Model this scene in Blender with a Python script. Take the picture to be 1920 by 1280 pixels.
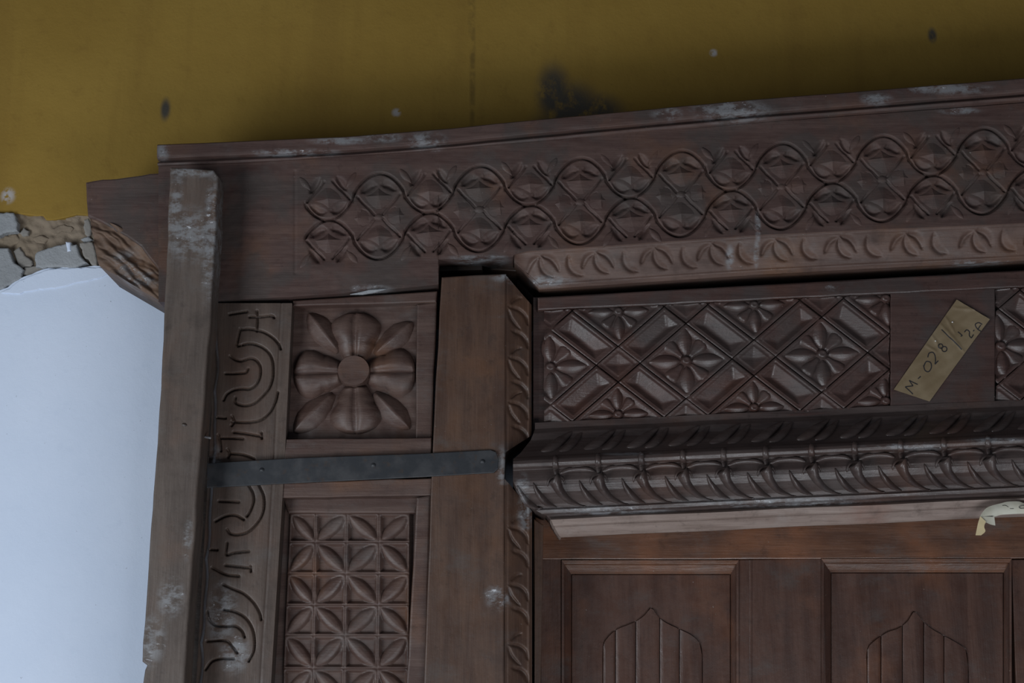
import bpy, bmesh, math, random
import numpy as np
random.seed(7); rng = np.random.default_rng(7)
for o in list(bpy.data.objects): bpy.data.objects.remove(o)
scene = bpy.context.scene
COL = scene.collection

# ------------------------------------------------------------------ camera
F = 2667.0                       # focal length in pixels of the 1920 px frame (50 mm)
PITCH = math.radians(14.0)
DIST = 2.6
CAM = np.array([0.0, -DIST*math.cos(PITCH), 2.30-DIST*math.sin(PITCH)])
cd = bpy.data.cameras.new('camera'); cd.lens = 50.0; cd.sensor_width = 36.0; cd.clip_start = 0.05
cam = bpy.data.objects.new('camera', cd); COL.objects.link(cam)
cam.location = CAM; cam.rotation_euler = (math.pi/2+PITCH, 0, 0)
scene.camera = cam

# ------------------------------------------------------------------ light
w = bpy.data.worlds.new('world'); scene.world = w; w.use_nodes = True
w.node_tree.nodes['Background'].inputs['Color'].default_value = (0.80, 0.86, 1.0, 1)
w.node_tree.nodes['Background'].inputs['Strength'].default_value = 0.07
def area(name, loc, target, sx, sy, power, col):
    l = bpy.data.lights.new(name, 'AREA'); l.shape = 'RECTANGLE'; l.size = sx; l.size_y = sy
    l.energy = power; l.color = col
    o = bpy.data.objects.new(name, l); COL.objects.link(o); o.location = loc
    d = np.array(target)-np.array(loc)
    from mathutils import Vector
    o.rotation_euler = Vector(d).to_track_quat('-Z', 'Y').to_euler()
    return o
area('window_light', (-2.15, -2.0, 1.15), (-0.6, 0.0, 2.3), 1.2, 1.5, 53, (0.88, 0.94, 1.0))
area('doorway_light', (0.9, -2.1, 0.3), (0.6, 0.0, 2.1), 1.5, 1.0, 37, (0.90, 0.94, 1.0))
vs = scene.view_settings
vs.view_transform = 'Standard'; vs.look = 'None'; vs.gamma = 1.0; vs.exposure = 0.0
vs.use_curve_mapping = False

# ------------------------------------------------------------------ helpers
def W(px, py, Y):
    """point of the plane at depth Y seen at pixel (px,py) of the 1920x1280 frame"""
    px = np.asarray(px, float); py = np.asarray(py, float); Y = np.asarray(Y, float)
    a = (px-960.0)/F; b = (640.0-py)/F
    dy = math.cos(PITCH)-b*math.sin(PITCH); dz = math.sin(PITCH)+b*math.cos(PITCH)
    t = (Y-CAM[1])/dy
    return np.stack(np.broadcast_arrays(CAM[0]+t*a, Y+0*t, CAM[2]+t*dz), -1)
def kpx(px, py, Y):
    p = W(px, py, Y); return 0.5*(np.linalg.norm(W(px+1, py, Y)-p)+np.linalg.norm(W(px, py+1, Y)-p))
def floor_py(Y):
    ang = math.atan2(-CAM[2], Y-CAM[1]); return 640.0-F*math.tan(ang-PITCH)
def down(p1, p2, Y, py=None):
    """extend the line p1-p2 down to the floor (or to row py)"""
    if py is None: py = floor_py(Y)
    u = (py-p1[1])/(p2[1]-p1[1]); return (p1[0]+(p2[0]-p1[0])*u, py)
ORG = {}
def link(name, me, parent=None, origin=(0, 0, 0)):
    o = bpy.data.objects.new(name, me); COL.objects.link(o)
    origin = np.array(origin, float); ORG[o.name] = origin
    if parent is not None:
        o.parent = parent; o.location = origin-ORG[parent.name]
    else: o.location = origin
    return o
def thing(name, label, cat, loc, group=None):
    o = link(name, None, None, loc); o['label'] = label; o['category'] = cat
    o.empty_display_size = 0.05; o['kind'] = 'thing'
    if group: o['group'] = group
    return o
def mesh(name, V, faces, mat, parent=None, smooth=True, label=None, kind=None):
    V = np.asarray(V, float).reshape(-1, 3); c = V.mean(0)
    me = bpy.data.meshes.new(name); me.from_pydata((V-c).tolist(), [], faces); me.update()
    if mat: me.materials.append(mat)
    if smooth: me.polygons.foreach_set('use_smooth', [True]*len(me.polygons))
    o = link(name, me, parent, c)
    if label: o['label'] = label
    if kind: o['kind'] = kind
    return o
def quads(n, m, off=0, flip=False):
    f = []
    for i in range(n-1):
        for j in range(m-1):
            a = off+i*m+j; q = (a, a+m, a+m+1, a+1)
            f.append(q[::-1] if flip else q)
    return f
def gridobj(name, P, mat, parent, back=None, smooth=True, label=None, kind=None, drop=False):
    """P (n,m,3) front grid [row, col]; back = depth Y to which the border is walled and closed"""
    n, m = P.shape[:2]
    nrm = np.cross(P[-1, 0]-P[0, 0], P[0, -1]-P[0, 0])
    flip = nrm[1] > 0
    V = P.reshape(-1, 3).copy(); faces = quads(n, m, 0, flip)
    if drop:
        keep = []
        for f in faces:
            a, b, c, d = (V[i] for i in f)
            if np.linalg.norm(np.cross(c-a, d-b)) > 2e-7: keep.append(f)
        faces = keep
    if back is not None:
        loop = [j for j in range(m)]+[i*m+m-1 for i in range(1, n)]+[(n-1)*m+j for j in range(m-2, -1, -1)]+[i*m for i in range(n-2, 0, -1)]
        B = V[loop].copy(); B[:, 1] = back; o = len(V); V = np.vstack([V, V[loop], B]); k = len(loop)
        for i in range(k):
            j = (i+1) % k; q = (o+i, o+j, o+k+j, o+k+i); faces.append(q if flip else q[::-1])
        bk = tuple(range(o+k, o+2*k)); faces.append(bk if flip else bk[::-1])
    ob = mesh(name, V, faces, mat, parent, smooth, label, kind)
    return ob
def relief(name, parent, mat, fn, ns, nt, hf, Y0, back=None, label=None, smooth=True, drop=False, svals=None, kind=None):
    """carved surface: fn(s,t)->(px,py) on plane Y0, raised by hf(px,py) metres towards the viewer"""
    s = np.linspace(0, 1, ns) if svals is None else np.asarray(svals)
    t = np.linspace(0, 1, nt); S, T = np.meshgrid(s, t)
    px, py = fn(S, T); P = W(px, py, Y0); P[..., 1] -= hf(px, py)
    return gridobj(name, P, mat, parent, back, smooth, label, kind, drop)
def quadfn(a, b, c, d):
    """bilinear pixel quad: a top-left, b top-right, c bottom-right, d bottom-left"""
    a, b, c, d = map(np.array, (a, b, c, d))
    def fn(S, T):
        x = (a[0]*(1-S)+b[0]*S)*(1-T)+(d[0]*(1-S)+c[0]*S)*T
        y = (a[1]*(1-S)+b[1]*S)*(1-T)+(d[1]*(1-S)+c[1]*S)*T
        return x, y
    return fn
def prism(name, parent, mat, poly, Y0, thick, bevel=0.0025, jit=0.0, step=40, label=None, kind=None, seg=2):
    """board with a pixel outline on its front face at depth Y0; edges slightly worn"""
    pts = []
    n = len(poly)
    for i in range(n):
        a = np.array(poly[i], float); b = np.array(poly[(i+1) % n], float); L = np.linalg.norm(b-a)
        k = max(1, int(min(L, 1800)/step)) if jit else 1
        for q in range(k):
            p = a+(b-a)*q/k
            if q and jit: p = p+rng.normal(0, jit, 2)
            pts.append(p)
    pts = np.array(pts); P = W(pts[:, 0], pts[:, 1], Y0)
    bm = bmesh.new(); vv = [bm.verts.new(p) for p in P]; f = bm.faces.new(vv); f.normal_update()
    if f.normal.y > 0: f.normal_flip()
    fr = f
    r = bmesh.ops.extrude_face_region(bm, geom=[f], use_keep_orig=True)
    nv = [e for e in r['geom'] if isinstance(e, bmesh.types.BMVert)]
    for v in nv: v.co.y += thick
    bmesh.ops.recalc_face_normals(bm, faces=bm.faces)
    if bevel:
        ed = [e for e in bm.edges if all(abs(v.co.y-Y0) < 1e-7 for v in e.verts)]
        bmesh.ops.bevel(bm, geom=ed, offset=bevel, segments=seg, affect='EDGES', clamp_overlap=True, profile=0.5)
    V = np.array([v.co[:] for v in bm.verts]); bm.verts.index_update()
    faces = [tuple(v.index for v in f.verts) for f in bm.faces]; bm.free()
    return mesh(name, V, faces, mat, parent, False, label, kind)
def local_mesh(name, V, faces, mat, smooth=True):
    """motif mesh: V = (x px right, y px down, h metres) -> object space"""
    V = np.asarray(V, float); Q = np.stack([V[:, 0], -V[:, 2], -V[:, 1]], -1)
    me = bpy.data.meshes.new(name); me.from_pydata(Q.tolist(), [], faces); me.update(); me.materials.append(mat)
    bm = bmesh.new(); bm.from_mesh(me); bmesh.ops.recalc_face_normals(bm, faces=bm.faces)
    s = sum(f.normal.y*f.calc_area() for f in bm.faces)
    if s > 0: bmesh.ops.reverse_faces(bm, faces=bm.faces)
    bm.to_mesh(me); bm.free()
    if smooth: me.polygons.foreach_set('use_smooth', [True]*len(me.polygons))
    return me
def place(name, me, parent, px, py, Y, deg=0.0, sc=1.0, sx=1.0, label=None):
    p = W(px, py, Y); o = link(name, me, parent, p); k = kpx(px, py, Y)*sc
    o.scale = (k*sx, 1, k); o.rotation_euler = (0, math.radians(deg), 0)
    if label: o['label'] = label
    return o
def child_place(name, me, parent, px, py, Y, deg=0.0, sc=1.0):
    """sub-part of a placed (scaled, rotated) part: keep its own transform"""
    return place(name, me, parent, px, py, Y, deg, sc)
def leafV(L, wf, H, sink, n=14, m=9, p=1.5, env=None, crease=0.0, x0=0.0, bend=None):
    t = np.linspace(0, 1, n)[:, None]; s = np.linspace(-1, 1, m)[None, :]
    wv = wf(t); x = x0+t*L+0*s; y = wv*s
    if bend is not None: y = y+bend(t)
    e = env(t) if env else np.sin(np.pi*np.clip(t, 0.02, 0.98))**0.45
    h = H*(1-np.abs(s)**p)*e-sink-crease*np.exp(-(s/0.12)**2)*e
    h[:, 0] = -sink-0.002; h[:, -1] = -sink-0.002; h[0] = np.minimum(h[0], -sink); h[-1] = -sink-0.001
    V = np.stack([x, y, h], -1).reshape(-1, 3); return V, quads(n, m)
def polyV(outline, H, sink, rings=4, pw=1.0, centre=(0, 0)):
    o = np.array(outline, float); c = np.array(centre, float); k = len(o); V = []; f = []
    for r in range(rings+1):
        u = 1-r/rings*0.999
        for q in o: V.append([c[0]+(q[0]-c[0])*u, c[1]+(q[1]-c[1])*u, H*(1-u)**pw-sink])
    for r in range(rings):
        for i in range(k):
            j = (i+1) % k; f.append((r*k+i, r*k+j, (r+1)*k+j, (r+1)*k+i))
    f.append(tuple(rings*k+i for i in range(k)))
    return np.array(V), f
def dense(pl, step=2.0):
    pl = np.array(pl, float); out = []
    # Catmull-Rom through the points
    P = np.vstack([2*pl[0]-pl[1], pl, 2*pl[-1]-pl[-2]])
    for i in range(1, len(P)-2):
        L = np.linalg.norm(P[i+1]-P[i]); k = max(2, int(L/step))
        for q in range(k):
            u = q/k; a, b, c, d = P[i-1], P[i], P[i+1], P[i+2]
            out.append(0.5*((2*b)+(-a+c)*u+(2*a-5*b+4*c-d)*u*u+(-a+3*b-3*c+d)*u**3))
    out.append(pl[-1]); return np.array(out)
def gouges(px, py, strokes, taper=True):
    """max over strokes of exp(-(d/w)^2); strokes = [(points, width)]"""
    g = np.zeros(px.shape)
    for pl, wd in strokes:
        D = dense(pl); lo = D.min(0)-4*wd; hi = D.max(0)+4*wd
        m = (px > lo[0]) & (px < hi[0]) & (py > lo[1]) & (py < hi[1])
        if not m.any(): continue
        x = px[m][:, None]-D[None, :, 0]; y = py[m][:, None]-D[None, :, 1]
        d2 = x*x+y*y; i = d2.argmin(1); d = np.sqrt(d2.min(1)); u = i/(len(D)-1)
        ww = wd*(0.35+0.65*np.sin(np.pi*np.clip(u, 0, 1))**0.6) if taper else wd
        g[m] = np.maximum(g[m], np.exp(-(d/ww)**2)*((0.45+0.55*np.sin(np.pi*u)**0.5) if taper else 1))
    return g
_ph = rng.uniform(0, 6.28, (12, 2)); _fr = rng.uniform(0.004, 0.03, (12, 2))*rng.choice([-1, 1], (12, 2))
def wob(px, py, amp=0.0006):
    """slow hand-made unevenness"""
    z = 0*px
    for k in range(12): z = z+np.sin(px*_fr[k, 0]+py*_fr[k, 1]+_ph[k, 0])
    return amp*z/4
def rough(px, py, sc, seed=0):
    r = np.random.default_rng(seed); z = 0*px
    for k in range(28):
        a = r.uniform(0, 6.28); fq = 2*np.pi/(sc*r.uniform(0.35, 2.2))
        z = z+np.sin((px*math.cos(a)+py*math.sin(a))*fq+r.uniform(0, 6.28))
    return z/5.3

# ------------------------------------------------------------------ materials
def nt(name):
    m = bpy.data.materials.new(name); m.use_nodes = True
    t = m.node_tree; b = t.nodes['Principled BSDF']; return m, t, b
def N(t, typ, **kw):
    n = t.nodes.new(typ)
    for k, v in kw.items(): setattr(n, k, v)
    return n
def noise(t, vec, scale, detail=5, rough_=0.55, dist=0.0):
    n = N(t, 'ShaderNodeTexNoise'); n.inputs['Scale'].default_value = scale; n.inputs['Detail'].default_value = detail
    n.inputs['Roughness'].default_value = rough_; n.inputs['Distortion'].default_value = dist
    t.links.new(vec, n.inputs['Vector']); return n.outputs['Fac']
def ramp(t, fac, lo, hi):
    n = N(t, 'ShaderNodeMapRange', interpolation_type='SMOOTHSTEP'); n.inputs['From Min'].default_value = lo; n.inputs['From Max'].default_value = hi
    t.links.new(fac, n.inputs['Value']); return n.outputs['Result']
def mul(t, a, b, op='MULTIPLY'):
    n = N(t, 'ShaderNodeMath', operation=op)
    for i, v in enumerate((a, b)):
        if isinstance(v, (int, float)): n.inputs[i].default_value = v
        else: t.links.new(v, n.inputs[i])
    return n.outputs[0]
def mix(t, fac, a, b):
    n = N(t, 'ShaderNodeMix', data_type='RGBA')
    if isinstance(fac, (int, float)): n.inputs['Factor'].default_value = fac
    else: t.links.new(fac, n.inputs['Factor'])
    for key, v in ((6, a), (7, b)):
        if isinstance(v, tuple): n.inputs[key].default_value = (*v, 1)
        else: t.links.new(v, n.inputs[key])
    return n.outputs[2]
def posn(t):
    return N(t, 'ShaderNodeNewGeometry').outputs['Position']
def mapped(t, vec, sc):
    n = N(t, 'ShaderNodeMapping'); n.inputs['Scale'].default_value = sc; t.links.new(vec, n.inputs['Vector']); return n.outputs['Vector']
def spotmask(t, pos, spots):
    """spots = [(px,py,Y,rx_px,ry_px)] -> soft mask on the things' own surface (stains, plaster smears)"""
    out = None
    for px, py, Y, rx, ry in spots:
        c = W(px, py, Y); k = kpx(px, py, Y)
        s = N(t, 'ShaderNodeVectorMath', operation='SUBTRACT'); t.links.new(pos, s.inputs[0]); s.inputs[1].default_value = tuple(c)
        d = N(t, 'ShaderNodeVectorMath', operation='DIVIDE'); t.links.new(s.outputs[0], d.inputs[0]); d.inputs[1].default_value = (rx*k, 0.15, ry*k)
        l = N(t, 'ShaderNodeVectorMath', operation='LENGTH'); t.links.new(d.outputs[0], l.inputs[0])
        v = ramp(t, l.outputs['Value'], 1.25, 0.35)
        out = v if out is None else mul(t, out, v, 'MAXIMUM')
    return out
def bump(t, b, h, strength, dist):
    n = N(t, 'ShaderNodeBump'); n.inputs['Strength'].default_value = strength; n.inputs['Distance'].default_value = dist
    t.links.new(h, n.inputs['Height']); t.links.new(n.outputs['Normal'], b.inputs['Normal'])
def wood(name, dark, mid, warm, axis='x', rgh=(0.34, 0.6), smears=(), fleck=0.73, spec=0.5, warm_t=(0.5, 0.72), dirt=None):
    m, t, b = nt(name); p = posn(t)
    g = mapped(t, p, (2.4, 20, 30) if axis == 'x' else (24, 16, 2.4))
    n1 = noise(t, g, 1.6, 6, 0.6, 0.4); n2 = noise(t, p, 7.0, 4); n3 = noise(t, p, 21.0, 5, 0.6)
    fine = noise(t, mapped(t, p, (18, 160, 300) if axis == 'x' else (300, 160, 18)), 1.0, 3)
    c = mix(t, ramp(t, n1, 0.32, 0.68), dark, mid)
    c = mix(t, mul(t, ramp(t, n2, *warm_t), 0.75), c, warm)
    c = mix(t, mul(t, ramp(t, n3, 0.52, 0.75), 0.45), c, tuple(v*0.55 for v in dark))
    c = mix(t, mul(t, ramp(t, fine, 0.56, 0.78), 0.35), c, tuple(v*0.5 for v in dark))
    c = mix(t, mul(t, ramp(t, noise(t, p, 48, 6, 0.7), 0.55, 0.72), 0.4), c, tuple(v*0.45 for v in dark))
    g1 = sum(mid)/3*1.25; c = mix(t, mul(t, ramp(t, noise(t, mapped(t, p, (9, 9, 15)), 1.0, 7, 0.68), 0.52, 0.70), 0.42), c, (g1*1.06, g1*0.97, g1*0.92))
    if dirt: c = mix(t, mul(t, ramp(t, noise(t, p, 11, 4), 0.46, 0.62), dirt[1]), c, dirt[0])
    fl = ramp(t, noise(t, p, 230, 2), fleck, fleck+0.05)
    fl = mul(t, fl, ramp(t, n2, 0.42, 0.6)); c = mix(t, mul(t, fl, 0.6), c, (0.33, 0.32, 0.31))
    if smears:
        s = spotmask(t, p, smears)
        br = ramp(t, noise(t, mapped(t, p, (34, 60, 60)), 1.0, 8, 0.72), 0.41, 0.60)
        c = mix(t, mul(t, mul(t, s, br), 0.8), c, (0.22, 0.225, 0.235))
        br2 = ramp(t, noise(t, mapped(t, p, (60, 90, 130)), 1.0, 8, 0.75), 0.60, 0.68)
        c = mix(t, mul(t, mul(t, s, br2), 0.9), c, (0.62, 0.64, 0.68))
    t.links.new(c, b.inputs['Base Color'])
    r = N(t, 'ShaderNodeMapRange'); r.inputs['To Min'].default_value = rgh[0]; r.inputs['To Max'].default_value = rgh[1]
    r.inputs['From Min'].default_value = 0.3; r.inputs['From Max'].default_value = 0.7; t.links.new(n3, r.inputs['Value'])
    t.links.new(r.outputs['Result'], b.inputs['Roughness']); b.inputs['Specular IOR Level'].default_value = spec
    hh = mul(t, mul(t, mul(t, n1, 0.6), mul(t, fine, 0.5), 'ADD'), mul(t, noise(t, p, 85, 5, 0.65), 0.5), 'ADD'); bump(t, b, hh, 0.38, 0.0024)
    return m
HDR_SM = [(640, 268, 0, 60, 9), (720, 262, 0, 40, 10), (800, 268, 0, 40, 18), (1250, 218, 0, 30, 14), (1370, 212, 0, 75, 24), (1640, 190, 0, 30, 12),
          (1770, 172, 0, 90, 12), (1800, 208, 0, 40, 8), (308, 288, 0, 14, 18), (695, 542, 0, 40, 10), (1020, 520, 0, 60, 12), (1421, 425, 0, 6, 34), (1421, 470, 0, 6, 26), (1371, 478, 0, 9, 22), (1860, 485, 0, 80, 8), (900, 483, 0, 60, 6), (560, 290, 0, 90, 8)]
M = {}
M['header'] = wood('header_wood', (0.062, 0.034, 0.029), (0.098, 0.060, 0.051), (0.118, 0.060, 0.038), 'x', (0.52, 0.75), HDR_SM, warm_t=(0.5, 0.7), spec=0.4, dirt=((0.055, 0.047, 0.043), 0.65))
M['border'] = wood('border_wood', (0.078, 0.044, 0.034), (0.125, 0.076, 0.060), (0.14, 0.068, 0.036), 'x', (0.45, 0.7), HDR_SM)
M['lintel'] = wood('lintel_wood', (0.048, 0.025, 0.021), (0.080, 0.045, 0.038), (0.072, 0.032, 0.022), 'x', (0.34, 0.5), [(1560, 540, .03, 14, 6)], spec=0.6, dirt=((0.05, 0.045, 0.043), 0.5))
M['cornice'] = wood('cornice_wood', (0.046, 0.031, 0.028), (0.080, 0.060, 0.055), (0.085, 0.045, 0.033), 'x', (0.32, 0.5), [(1700, 838, -.04, 90, 6), (1180, 850, -.04, 60, 5), (1860, 826, -.04, 60, 6), (980, 915, -.04, 14, 30), (1150, 955, -.02, 130, 9), (1500, 940, -.02, 220, 9)], spec=0.55)
M['ledge'] = wood('ledge_wood', (0.19, 0.140, 0.118), (0.31, 0.245, 0.215), (0.24, 0.14, 0.11), 'x', (0.55, 0.8), spec=0.3)
M['post'] = wood('post_wood', (0.058, 0.030, 0.020), (0.094, 0.051, 0.033), (0.118, 0.056, 0.029), 'z', (0.38, 0.62), [(935, 1120, 0, 26, 26), (943, 875, 0, 14, 40), (960, 520, 0, 40, 12), (985, 960, 0, 16, 40)])
M['strip'] = wood('scroll_wood', (0.060, 0.040, 0.031), (0.092, 0.064, 0.050), (0.092, 0.050, 0.034), 'z', (0.42, 0.65), [(415, 1150, 0, 30, 60), (440, 1225, 0, 30, 40), (400, 870, 0, 14, 40)], fleck=0.77)
M['panel'] = wood('panel_wood', (0.062, 0.033, 0.026), (0.100, 0.062, 0.050), (0.145, 0.068, 0.036), 'x', (0.42, 0.66), fleck=0.78)
M['batten'] = wood('batten_wood', (0.068, 0.050, 0.041), (0.105, 0.080, 0.066), (0.115, 0.068, 0.047), 'z', (0.5, 0.75),
                   [(355, 440, -.07, 52, 55), (395, 440, -.07, 16, 130), (328, 400, -.07, 14, 90), (360, 322, -.07, 60, 12), (320, 1120, -.07, 26, 40), (285, 1200, -.07, 26, 50), (352, 1010, -.07, 10, 40)])
M['door'] = wood('door_wood', (0.074, 0.034, 0.021), (0.125, 0.060, 0.036), (0.185, 0.075, 0.036), 'x', (0.30, 0.5), warm_t=(0.45, 0.68))
M['doorz'] = wood('door_wood_upright', (0.052, 0.024, 0.017), (0.084, 0.042, 0.030), (0.125, 0.052, 0.028), 'z', (0.30, 0.5))
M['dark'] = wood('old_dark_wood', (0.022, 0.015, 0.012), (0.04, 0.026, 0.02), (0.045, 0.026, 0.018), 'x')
M['fresh'] = wood('splintered_wood', (0.085, 0.050, 0.032), (0.145, 0.090, 0.060), (0.17, 0.088, 0.046), 'x', (0.6, 0.85), [(235, 490, .03, 24, 24), (260, 520, .03, 40, 20)])

def iron():
    m, t, b = nt('strap_iron'); p = posn(t)
    c = mix(t, ramp(t, noise(t, p, 30, 5), 0.4, 0.7), (0.030, 0.033, 0.038), (0.055, 0.056, 0.060))
    c = mix(t, mul(t, ramp(t, noise(t, p, 70, 4), 0.58, 0.72), 0.5), c, (0.06, 0.04, 0.03))
    t.links.new(c, b.inputs['Base Color']); b.inputs['Metallic'].default_value = 0.25; b.inputs['Roughness'].default_value = 0.5
    bump(t, b, noise(t, p, 90, 4), 0.25, 0.001); return m
M['iron'] = iron()
def plaster(name, c1, c2, c3, bsc, bst, stains=(), white=(), streak=0.0, cracks=False):
    m, t, b = nt(name); p = posn(t)
    c = mix(t, ramp(t, noise(t, p, 3.2, 6, 0.6), 0.3, 0.7), c1, c2)
    c = mix(t, mul(t, ramp(t, noise(t, p, 26, 6, 0.7), 0.54, 0.72), 0.35), c, c3)
    if streak:
        c = mix(t, mul(t, ramp(t, noise(t, mapped(t, p, (14, 14, 1.2)), 1.0, 4), 0.5, 0.72), streak), c, c3)
    sp = ramp(t, noise(t, p, 120, 2), 0.74, 0.78); c = mix(t, mul(t, sp, 0.6), c, tuple(v*0.35 for v in c1))
    if stains:
        s = spotmask(t, p, stains); br = ramp(t, noise(t, mapped(t, p, (30, 30, 22)), 1.0, 7, 0.7), 0.28, 0.52)
        c = mix(t, mul(t, mul(t, s, br), 0.93), c, (0.05, 0.05, 0.048))
    for W_ in white: c = mix(t, mul(t, mul(t, spotmask(t, p, [W_]), ramp(t, noise(t, p, 55, 3), 0.38, 0.5)), 0.75), c, (0.42, 0.42, 0.44))
    if stains: c = mix(t, mul(t, mul(t, spotmask(t, p, [(886, 140, YW, 6, 170), (884, 20, YW, 8, 60)]), ramp(t, noise(t, p, 40, 4), .3, .6)), 0.5), c, (0.07, 0.045, 0.015))
    t.links.new(c, b.inputs['Base Color']); b.inputs['Roughness'].default_value = 0.85; b.inputs['Specular IOR Level'].default_value = 0.25
    h = mul(t, noise(t, p, bsc, 6, 0.6), mul(t, noise(t, p, bsc*5, 4, 0.6), 0.35), 'ADD'); bump(t, b, h, bst, 0.004)
    return m
YW = 0.20
M['yellow'] = plaster('yellow_wall_paint', (0.25, 0.155, 0.029), (0.285, 0.182, 0.037), (0.20, 0.118, 0.024), 34, 0.35,
                      [(1038, 175, YW, 34, 62), (1070, 205, YW, 62, 58), (1115, 215, YW, 60, 46), (1090, 230, YW, 90, 40), (310, 205, YW, 10, 24), (1748, 66, YW, 9, 16)],
                      [(743, 211, YW, 9, 9), (1338, 99, YW, 8, 8), (15, 367, YW, 14, 16)], 0.35)
M['white'] = plaster('white_lime_plaster', (0.57, 0.655, 0.80), (0.62, 0.70, 0.84), (0.53, 0.615, 0.76), 60, 0.16)
M['cement'] = plaster('grey_cement', (0.20, 0.19, 0.175), (0.27, 0.255, 0.235), (0.15, 0.13, 0.11), 40, 0.6)
M['cementl'] = plaster('pale_cement', (0.25, 0.265, 0.28), (0.33, 0.345, 0.36), (0.19, 0.195, 0.20), 50, 0.9)
M['mud'] = plaster('sandy_mortar', (0.19, 0.15, 0.105), (0.25, 0.20, 0.15), (0.13, 0.10, 0.075), 50, 0.6)
M['floor'] = plaster('floor_cement', (0.22, 0.21, 0.20), (0.28, 0.27, 0.26), (0.17, 0.16, 0.15), 20, 0.2)
def paper(name, c1, c2):
    m, t, b = nt(name); p = posn(t)
    c = mix(t, ramp(t, noise(t, p, 22, 5), 0.35, 0.7), c1, c2); t.links.new(c, b.inputs['Base Color']); b.inputs['Roughness'].default_value = 0.6
    bump(t, b, noise(t, p, 60, 4), 0.2, 0.002); return m
M['tape'] = paper('masking_tape', (0.16, 0.115, 0.062), (0.21, 0.16, 0.095))
M['tag'] = paper('tag_paper', (0.50, 0.48, 0.38), (0.60, 0.59, 0.50))
M['tagback'] = paper('tag_paper_yellowed', (0.46, 0.37, 0.20), (0.55, 0.47, 0.30))
def plain(name, c, r):
    m, t, b = nt(name)
    cc = mix(t, noise(t, posn(t), 80, 3), tuple(v*0.8 for v in c), c); t.links.new(cc, b.inputs['Base Color']); b.inputs['Roughness'].default_value = r; return m
M['ink'] = plain('marker_ink', (0.016, 0.015, 0.018), 0.6)
M['pin'] = plain('pin_steel', (0.75, 0.75, 0.74), 0.3)
M['nail'] = plain('nail_steel', (0.25, 0.25, 0.26), 0.4)

# ------------------------------------------------------------------ setting
def slab(name, x0, x1, y0, y1, z0, z1, mat, parent=None, kind='structure'):
    V = [(x, y, z) for z in (z0, z1) for y in (y0, y1) for x in (x0, x1)]
    f = [(0, 2, 3, 1), (4, 5, 7, 6), (0, 1, 5, 4), (2, 6, 7, 3), (0, 4, 6, 2), (1, 3, 7, 5)]
    return mesh(name, V, f, mat, parent, False, None, kind)
fl = slab('floor', -3.5, 3.5, -4.5, 0.4, -0.1, 0.0, M['floor'])
wall = slab('wall_back', -3.5, 3.5, 0.222, 0.37, 0.0, 4.6, M['mud'])
def wpx(x, Y): return x/ kpx(960, 640, Y)+960
# painted upper wall: ragged lower edge
ye = [(-2600, 392), (-700, 404), (-300, 396), (-120, 404), (-40, 398), (0, 400), (30, 400), (80, 404), (86, 412), (100, 412), (125, 407), (145, 402), (160, 403), (300, 420), (700, 420), (1500, 420), (2500, 400), (4300, 390)]
prism('yellow_paint', wall, M['yellow'], [(-2600, -2300), (4300, -2300)]+ye[::-1], YW, 0.03, 0.002, 1.2, 14, label='yellow painted upper wall')
# white plaster below: ragged flaking top edge
we = [(-2600, 600), (-700, 560), (-420, 575), (-160, 555), (-60, 556), (0, 543), (14, 538), (30, 526), (44, 518), (60, 513), (78, 505), (90, 502), (104, 503), (120, 500), (140, 501), (165, 499), (188, 498), (205, 506), (240, 530), (300, 566), (420, 600), (900, 620), (2500, 640), (4300, 650)]
fp = floor_py(0.19)
prism('white_plaster', wall, M['white'], we+[(4300, fp), (-2600, fp)], 0.190, 0.035, 0.0015, 1.1, 9, label='white lime plaster on the lower wall')
prism('plaster_flake', wall, M['white'], [(2, 548), (18, 541), (36, 526), (60, 516), (92, 505), (130, 503), (185, 501), (205, 510), (190, 519), (150, 528), (110, 538), (60, 545), (30, 550)], 0.1875, 0.004, 0.0012, 0.8, 7)
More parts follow.
